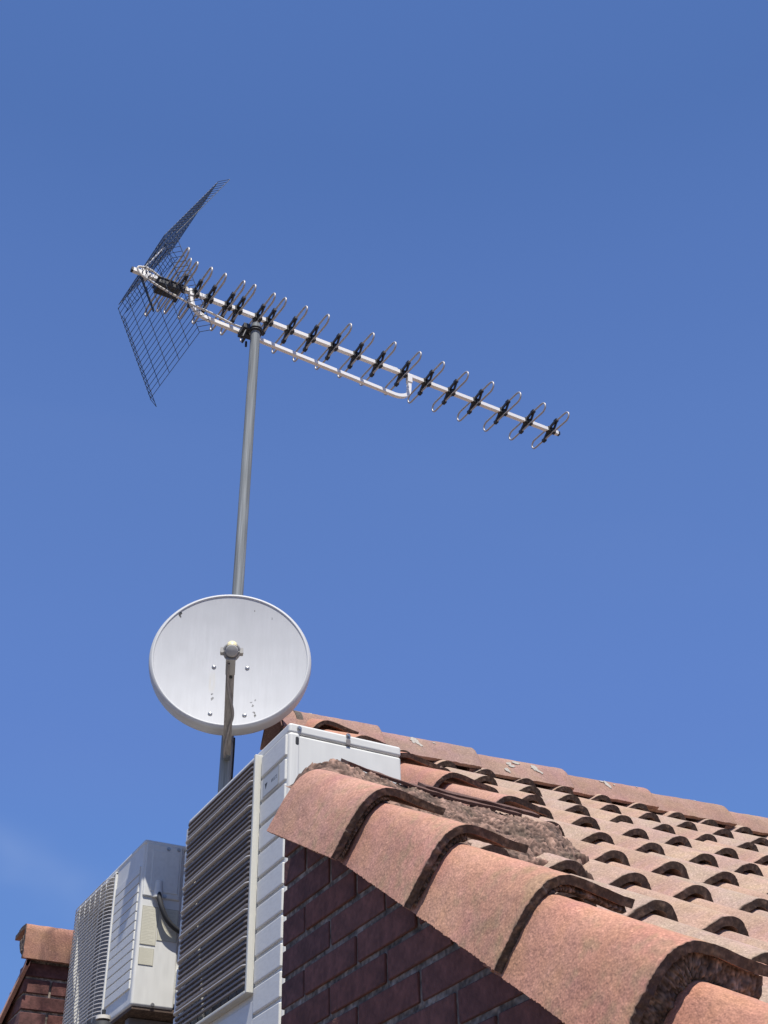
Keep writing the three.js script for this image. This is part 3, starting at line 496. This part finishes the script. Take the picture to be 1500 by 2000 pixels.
// ------------------------------------------------------------------ dish
{
  const n = V3(-.3666, .0698, .9278).normalize(), r = new THREE.Vector3().crossVectors(V3(0, 1, 0), n).normalize(), u = new THREE.Vector3().crossVectors(n, r);
  const c = V3(1.6145, 4.0972, -4.0859).addScaledVector(u, .038);
  const DM = new THREE.Matrix4().makeBasis(r, u, n).setPosition(c), dp = (a, b, d) => V3(a, b, d).applyMatrix4(DM);
  const t = thing('satellite_dish', 'round white satellite dish on the mast below the aerial', 'satellite dish', [mastAt(3.9).x, mastAt(3.9).y, mastAt(3.9).z]);
  const R = .313, pz = q => -.021 + .021 * (q / .295) ** 2;
  // face: shallow bowl with planar uv
  const face = new THREE.LatheGeometry(Array.from({ length: 25 }, (_, i) => { const q = .295 * i / 24; return new THREE.Vector2(q, pz(q)); }), 96).rotateX(Math.PI / 2);
  { const p = face.attributes.position, uv = face.attributes.uv; for (let i = 0; i < p.count; i++) uv.setXY(i, p.getX(i) / .64 + .5, p.getY(i) / .64 + .5); }
  // weathering: rain streaks, chips, soot spots where the photograph has them
  const chips = []; const chip = (x, y, a, b, k) => chips.push([x, y, a, b, k]);
  chip(-.208, .200, .006, .018, 1); chip(-.200, .222, .006, .006, 1); chip(-.0655, -.158, .005, .006, .9); chip(-.060, -.178, .006, .008, .55); chip(.092, -.205, .004, .006, .6); chip(.098, -.235, .005, .006, .8); chip(.102, -.25, .004, .007, .9); chip(.085, -.19, .004, .004, .5); chip(.10, -.18, .004, .006, .4); chip(.155, .205, .002, .006, .6); chip(.085, .235, .003, .003, .6);
  const dmap = tex(1024, true, (a, b) => {
    const x = (a - .5) * .64, y = (b - .5) * .64; let m = .95 + ((n120(a, b * .07) - .5) * .03 + (n40(a, b * .12) - .5) * .03 + (n230(a, b * .2) - .5) * .02) * (.3 + .7 * n6(b, a)) + (n14(a, b) - .5) * .02, d = 0;
    for (const [cx, cy, aa, bb, k] of chips) { const q = Math.hypot((x - cx) / aa, (y - cy) / bb) + (n120(a, b) - .5) * 1.1 + (n230(a, b) - .5) * .6; d = Math.max(d, k * smooth(1, .7, q)); }
    const rust = smooth(.016, .004, Math.abs(x + .066)) * smooth(-.16, -.12, y) * smooth(-.03, -.10, y) * n120(a, b * .1) * .14;
    return [lerp(m, .16, d) , lerp(m - rust * .25, .16, d), lerp(m - rust * .8, .17, d)];
  });
  const fm = new THREE.MeshStandardMaterial({ color: C(.495, .505, .52), map: dmap, roughness: .55 });
  const refl = part('reflector', face.applyMatrix4(DM), fm, t);
  part('rim', new THREE.LatheGeometry([[.2945, -.0005], [.297, .0035], [.300, .0045], [.3035, .0035], [.3065, .0005], [.310, -.002], [R - .0008, -.006], [R, -.010], [R + .0012, -.022], [R + .0005, -.040], [R - .002, -.056], [R - .006, -.060], [R - .010, -.057], [R - .006, -.02], [.300, -.008]].map(p => new THREE.Vector2(p[0], p[1])), 128).rotateX(Math.PI / 2).applyMatrix4(DM), M.dishRim, refl);
  const back = new THREE.LatheGeometry(Array.from({ length: 13 }, (_, i) => { const q = .300 * i / 12; return new THREE.Vector2(q, pz(q) - .006); }), 64).rotateX(Math.PI / 2).applyMatrix4(DM); part('back_shell', back, M.dishRim, refl);
  for (const [a, b] of [[-.063, -.03], [.0655, -.029], [-.066, -.25], [.0625, -.251]]) { const g = new THREE.SphereGeometry(.0088, 16, 8, 0, Math.PI * 2, 0, Math.PI / 2).scale(1, .55, 1).rotateX(Math.PI / 2); part('bolt', g.translate(a, b, pz(Math.hypot(a, b)) + .0005).applyMatrix4(DM), M.screw, refl); }
  // arm, feed and holder
  const A = dp(.004, -.394, -.035), B = dp(0, -.240, .335), ad = B.clone().sub(A).normalize();
  const arm = part('feed_arm', bar(A, B, .030, .026, u), M.armGrey, t);
  const s = r, au = new THREE.Vector3().crossVectors(ad, s).normalize().negate();
  const onArm = (q, side, low) => A.clone().lerp(B, q).addScaledVector(s, side).addScaledVector(au, -low);
  const lowSign = au.y > 0 ? 1 : -1; const oa = (q, side, low) => onArm(q, side, low * lowSign);
  part('feed_cable', tube([oa(1.02, -.006, .024), oa(.9, -.008, .019), oa(.75, -.004, .018), oa(.6, .008, .019), oa(.5, .0155, .02), oa(.42, .015, .02), oa(.33, .006, .018), oa(.2, -.002, .017), oa(.06, -.008, .017), oa(-.02, -.008, .016)], .0048, 60, 8), M.armGrey, arm);
  part('painted_arm_hole', new THREE.CylinderGeometry(.006, .006, .003, 14).applyQuaternion(new THREE.Quaternion().setFromUnitVectors(V3(0, 1, 0), au)).translate(...oa(.86, .003, .0135).toArray()), M.rubberAndHoleDark, arm);  // solid disc on the tube; dark of a hole put into its colour
  const Lc = dp(.002, -.208, .352), toDish = dp(0, -.02, 0).sub(Lc).normalize();
  const lq = new THREE.Quaternion().setFromUnitVectors(V3(0, 1, 0), toDish);
  const lnb = part('feed', new THREE.LatheGeometry([[0, -.034], [.018, -.033], [.0225, -.028], [.023, .02], [.019, .024], [.019, .05], [.027, .058], [.029, .075], [0, .076]].map(p => new THREE.Vector2(p[0], p[1])), 28).applyQuaternion(lq).translate(Lc.x, Lc.y, Lc.z), M.lnb, t);
  part('feed_cap', new THREE.SphereGeometry(.0245, 24, 12, 0, Math.PI * 2, 0, Math.PI * .5).scale(1, 1.25, 1.3).applyQuaternion(new THREE.Quaternion().setFromRotationMatrix(new THREE.Matrix4().makeBasis(r, u, n))).translate(...Lc.clone().addScaledVector(u, .012).addScaledVector(n, -.004).toArray()), M.lnbCap, lnb);
  const hold = part('feed_holder', merge([new THREE.TorusGeometry(.027, .006, 10, 28).applyQuaternion(new THREE.Quaternion().setFromUnitVectors(V3(0, 0, 1), toDish)).translate(...Lc.clone().addScaledVector(toDish, -.004).toArray()), bar(Lc.clone().addScaledVector(r, -.041), Lc.clone().addScaledVector(r, .041), .018, .012, u), bar(B.clone().addScaledVector(ad, -.045), B.clone().addScaledVector(ad, .02), .034, .032, u)]), M.lnb, t);
  part('clamp_ear', bar(Lc.clone().addScaledVector(r, -.040), Lc.clone().addScaledVector(r, -.029), .02, .022, u), M.lnb, hold); part('clamp_ear', bar(Lc.clone().addScaledVector(r, .029), Lc.clone().addScaledVector(r, .040), .02, .022, u), M.lnb, hold);
  // bracket to the mast
  const mp = mastAt(4.0); part('mount', merge([bar(dp(0, -.10, -.10), mp, .06, .10), rod(mastAt(3.92), mastAt(4.08), .034, 20)]), M.galv, t);
  const m2 = mastAt(3.78); part('arm_bracket', bar(A, m2, .026, .026), M.galv, t);
  part('drop_cable', tube([dp(.03, -.30, -.09), mastAt(3.84).add(V3(.030, 0, -.004)), mastAt(3.7).add(V3(.026, 0, .006)), mastAt(3.5).add(V3(.0255, 0, .0)), mastAt(3.0).add(V3(.026, 0, .003)), mastAt(2.4).add(V3(.026, 0, .003))], .0036, 40, 6), M.rubberAndHoleDark, t);
}

// ------------------------------------------------------------------ television aerial
{
  const by = x => 6.2002 - .0217 * (x - 1.0761), bz = x => -4.258 - .012 * (x - 1.7), bp = (x, dy = 0, dz = 0) => V3(x, by(x) + dy, bz(x) + dz);
  const t = thing('television_aerial', 'long aluminium television aerial with mesh reflector on top of the mast', 'aerial', [1.70, 6.03, bz(1.7)]);
  const boom = part('boom', bar(bp(1.076), bp(3.535), .021, .021), M.alu, t);
  part('end_plug', bar(bp(1.066), bp(1.0755), .020, .020), M.black, boom); part('end_plug', bar(bp(3.5355), bp(3.546), .020, .020), M.black, boom);
  // director loops, each with its black clip
  const caps = [1.332, 1.406, 1.479, 1.576, 1.632, 1.738, 1.798, 1.913, 2.033, 2.159, 2.289, 2.417, 2.564, 2.706, 2.854, 3.012, 3.182, 3.345, 3.497];
  const ax = V3(.075, 0, 1).normalize();
  const loop = (x, hl, hs, rad) => {
    const c = bp(x), pts = [], f = (a, b) => c.clone().addScaledVector(ax, a).add(V3(0, b, 0));
    const L = hl - hs;
    for (let i = 0; i <= 6; i++) pts.push(f(lerp(-L, L, i / 6), hs));
    for (let i = 1; i < 8; i++) { const a = i / 8 * Math.PI; pts.push(f(L + Math.sin(a) * hs, Math.cos(a) * hs)); }
    for (let i = 0; i <= 6; i++) pts.push(f(lerp(L, -L, i / 6), -hs));
    for (let i = 1; i < 8; i++) { const a = i / 8 * Math.PI; pts.push(f(-L - Math.sin(a) * hs, -Math.cos(a) * hs)); }
    return new THREE.TubeGeometry(new THREE.CatmullRomCurve3(pts, true, 'centripetal'), 84, rad, 7, true);
  };
  const clip = x => {
    const c = bp(x), f = (dx, dy, da) => c.clone().addScaledVector(ax, da).add(V3(dx, dy, 0)), hs = .029;
    const gs = [bar(f(-.019, 0, 0), f(.019, 0, 0), .029, .029)];
    for (const k of [1, -1]) gs.push(bar(f(-.010, k * .008, k * .012), f(-.003, k * hs, k * .056), .008, .013), bar(f(.010, -k * .006, k * .016), f(.003, k * hs, k * .060), .008, .013), bar(f(0, k * hs, k * .045), f(0, k * hs, k * .068), .017, .016), bar(f(.004, -k * hs, k * .012), f(.004, -k * hs, k * .032), .015, .013), bar(f(.004, -k * hs, k * .02), f(0, k * .004, k * .02), .010, .014), bar(f(-.02, k * .006, 0), f(-.008, k * .014, k * .01), .016, .012));
    return merge(gs);
  };
  caps.forEach(cx => { const hl = lerp(.186, .158, (cx - 1.332) / 2.165), x = cx - .075 * hl; const d = part('director', loop(x, hl * rr(.985, 1.015), .029 * rr(.94, 1.05), .0050), M.loop, t); part('clip', clip(x), M.black, d); });
  // driven element: longer loop with a black junction box
  part('driven_element', loop(1.245, .245, .030, .0048), M.loop, t); part('driven_element', loop(1.282, .19, .029, .0042), M.loop, t);
  const jb = part('junction_box', rbox(1.195, 1.305, by(1.25) - .060, by(1.25) - .0115, bz(1.25) - .040, bz(1.25) + .040, .01, 3), M.black, t);
  part('box_lid', rbox(1.190, 1.310, by(1.25) - .026, by(1.25) - .016, bz(1.25) - .044, bz(1.25) + .044, .004), M.black, jb);
  // reflector: two wire panels opening forwards, side ends bent
  const H = V3(1.108, by(1.13), bz(1.13));
  for (const [name, D] of [['upper', V3(.243, .526, 0)], ['lower', V3(.216, -.515, 0)]]) {
    const at = (q, z) => H.clone().addScaledVector(D, q).add(V3(.02 * (z / .27) * 0, 0, z)).add(V3(z * .075, 0, 0));
    const lip = V3(.046, 0, .040), ZW = .262, dl = D.clone().normalize();
    const panel = part('reflector_panel', bar(at(.03, -ZW), at(.03, ZW), .003, .003), M.wire, t, name === 'upper' ? 'upper wire mesh panel of the reflector' : 'lower wire mesh panel of the reflector');
    for (let i = 1; i <= 19; i++) { const q = .03 + .97 * i / 19, a = at(q, -ZW), b = at(q, ZW); part('wire', merge([rod(a, b, .0015, 5), rod(a, a.clone().add(V3(lip.x, 0, -lip.z)), .0015, 5), rod(b, b.clone().add(lip), .0015, 5)]), M.wire, panel); }
    for (let i = 0; i < 6; i++) { const z = lerp(-ZW, ZW, i / 5) * .985; part('wire', rod(at(.02, z), at(1.0, z), .0016, 5), M.wire, panel); }
    for (const k of [-1, 1]) part('wire', rod(at(.02, k * ZW).add(V3(lip.x, 0, k * lip.z)), at(1, k * ZW).add(V3(lip.x, 0, k * lip.z)), .0016, 5), M.wire, panel);
    part('brace', bar(at(0, .0).addScaledVector(dl, .015), at(.42, 0), .016, .004), name === 'upper' ? M.alu : M.black, panel);
  }
  part('hinge_plate', merge([rbox(1.118, 1.15, by(1.13) - .035, by(1.13) + .045, bz(1.13) - .012, bz(1.13) - .0108, .0005, 1), rbox(1.120, 1.148, by(1.13) - .03, by(1.13) + .042, bz(1.13) + .0112, bz(1.13) + .0140, .0012), rod(V3(1.135, by(1.13) + .02, bz(1.13) - .02), V3(1.135, by(1.13) + .02, bz(1.13) + .025), .005, 10)]), M.alu, t);
  // lower support tube, curved up to the boom at both ends
  const ly = x => lerp(6.060, 5.999, (x - 1.4165) / 1.094), sp = [bp(1.372, -.006), bp(1.374, -.045), bp(1.385, -.085)];
  for (let i = 0; i <= 7; i++) { const a = i / 7, x = lerp(1.40, 1.47, a); sp.push(V3(x, lerp(by(1.39) - .105, ly(1.47), 1 - (1 - a) ** 2), bz(x))); }
  for (let i = 1; i <= 10; i++) { const x = lerp(1.47, 2.50, i / 10); sp.push(V3(x, ly(x), bz(x))); }
  for (let i = 1; i <= 8; i++) { const a = i / 8 * Math.PI / 2; sp.push(V3(2.50 + .085 * Math.sin(a), ly(2.5) + .06 * (1 - Math.cos(a)), bz(2.5))); }
  sp.push(bp(2.590, -.055), bp(2.592, -.006));
  { // square tube in the vertical plane of the boom
    const P = [], n = sp.length, hw = .0095, I = [];
    for (let i = 0; i < n; i++) { const d = sp[Math.min(n - 1, i + 1)].clone().sub(sp[Math.max(0, i - 1)]).normalize(), nn = V3(-d.y, d.x, 0).normalize(); for (const [a, b] of [[-1, -1], [1, -1], [1, 1], [-1, 1]]) { const p = sp[i].clone().addScaledVector(nn, b * hw); p.z += a * hw; P.push(p.x, p.y, p.z); } }
    for (let i = 0; i < n - 1; i++) for (let k = 0; k < 4; k++) { const a = i * 4 + k, b = i * 4 + (k + 1) % 4; I.push(a, b + 4, b, a, a + 4, b + 4); }
    let g = new THREE.BufferGeometry(); g.setAttribute('position', new THREE.Float32BufferAttribute(P, 3)); g.setAttribute('uv', new THREE.Float32BufferAttribute(new Float32Array(P.length / 3 * 2).map(() => .3), 2)); g.setIndex(I); g = g.toNonIndexed(); g.computeVertexNormals();
    part('support_tube', g, M.alu, t);
  }
  part('tube_bracket', rbox(1.362, 1.384, by(1.37) - .03, by(1.37) + .014, bz(1.37) - .0135, bz(1.37) + .0135, .002), M.alu, t);
  part('tube_bracket', rbox(2.578, 2.604, by(2.59) - .05, by(2.59) + .003, bz(2.59) - .0135, bz(2.59) + .0135, .002), M.alu, t);
  part('boom_joint', rbox(2.42, 2.52, by(2.47) + .0105, by(2.47) + .0165, bz(2.47) - .009, bz(2.47) + .009, .002), M.alu, boom);
  for (const x of [1.30, 1.34]) part('cable_tie', rbox(x, x + .008, by(x) - .013, by(x) + .016, bz(x) - .014, bz(x) + .014, .002), M.cable, boom);
  // mast clamp
  const cy = 6.028, mp = mastAt(cy), c2 = V3(1.69, ly(1.69), bz(1.69));
  const ub = []; for (let i = 0; i <= 14; i++) { const a = -Math.PI / 2 * 1.05 + i / 14 * Math.PI * 1.1; ub.push(V3(mp.x + Math.sin(a) * .0285, cy, mp.z + Math.cos(a) * .0285)); }
  const cl = part('mast_clamp', merge([rbox(mp.x - .06, mp.x + .035, cy - .022, cy + .022, bz(1.69) + .010, mp.z - .024, .003), rbox(mp.x - .065, mp.x - .03, cy - .014, cy + .018, bz(1.69) - .005, mp.z + .010, .003)]), M.black, t);
  part('u_bolt', tube([V3(mp.x - .0285, cy, bz(1.69) - .03), ...ub, V3(mp.x + .0285, cy, bz(1.69) - .03)], .005, 40, 8), M.black, cl); part('u_bolt', tube([V3(mp.x - .0285, cy - .012, bz(1.69) - .03), ...ub.map(p => p.clone().add(V3(0, -.014, 0))), V3(mp.x + .0285, cy - .012, bz(1.69) - .03)], .005, 40, 8), M.black, cl);
  part('bolt', rod(V3(mp.x - .05, cy - .02, mp.z), V3(mp.x - .066, cy - .075, mp.z + .004), .005, 8), M.black, cl); part('bolt', rod(V3(mp.x - .02, cy - .03, bz(1.69)), V3(mp.x - .02, cy - .06, bz(1.69)), .006, 8), M.black, cl);
  // cream lead from the box round the boom end and down to the clamp
  part('lead', tube([bp(1.20, -.012, .03), bp(1.155, .004, .035), bp(1.115, .006, .034), bp(1.088, -.008, .034), bp(1.10, -.035, .03), bp(1.14, -.055, .03), bp(1.20, -.075, .03), bp(1.28, -.095, .03), bp(1.38, -.112, .03), bp(1.48, -.120, .03), bp(1.58, -.135, .028), V3(1.645, 6.052, bz(1.7) + .03), V3(1.675, 6.054, mp.z - .03)], .0055, 90, 8), M.cable, t);
}

renderer.render(scene, camera);
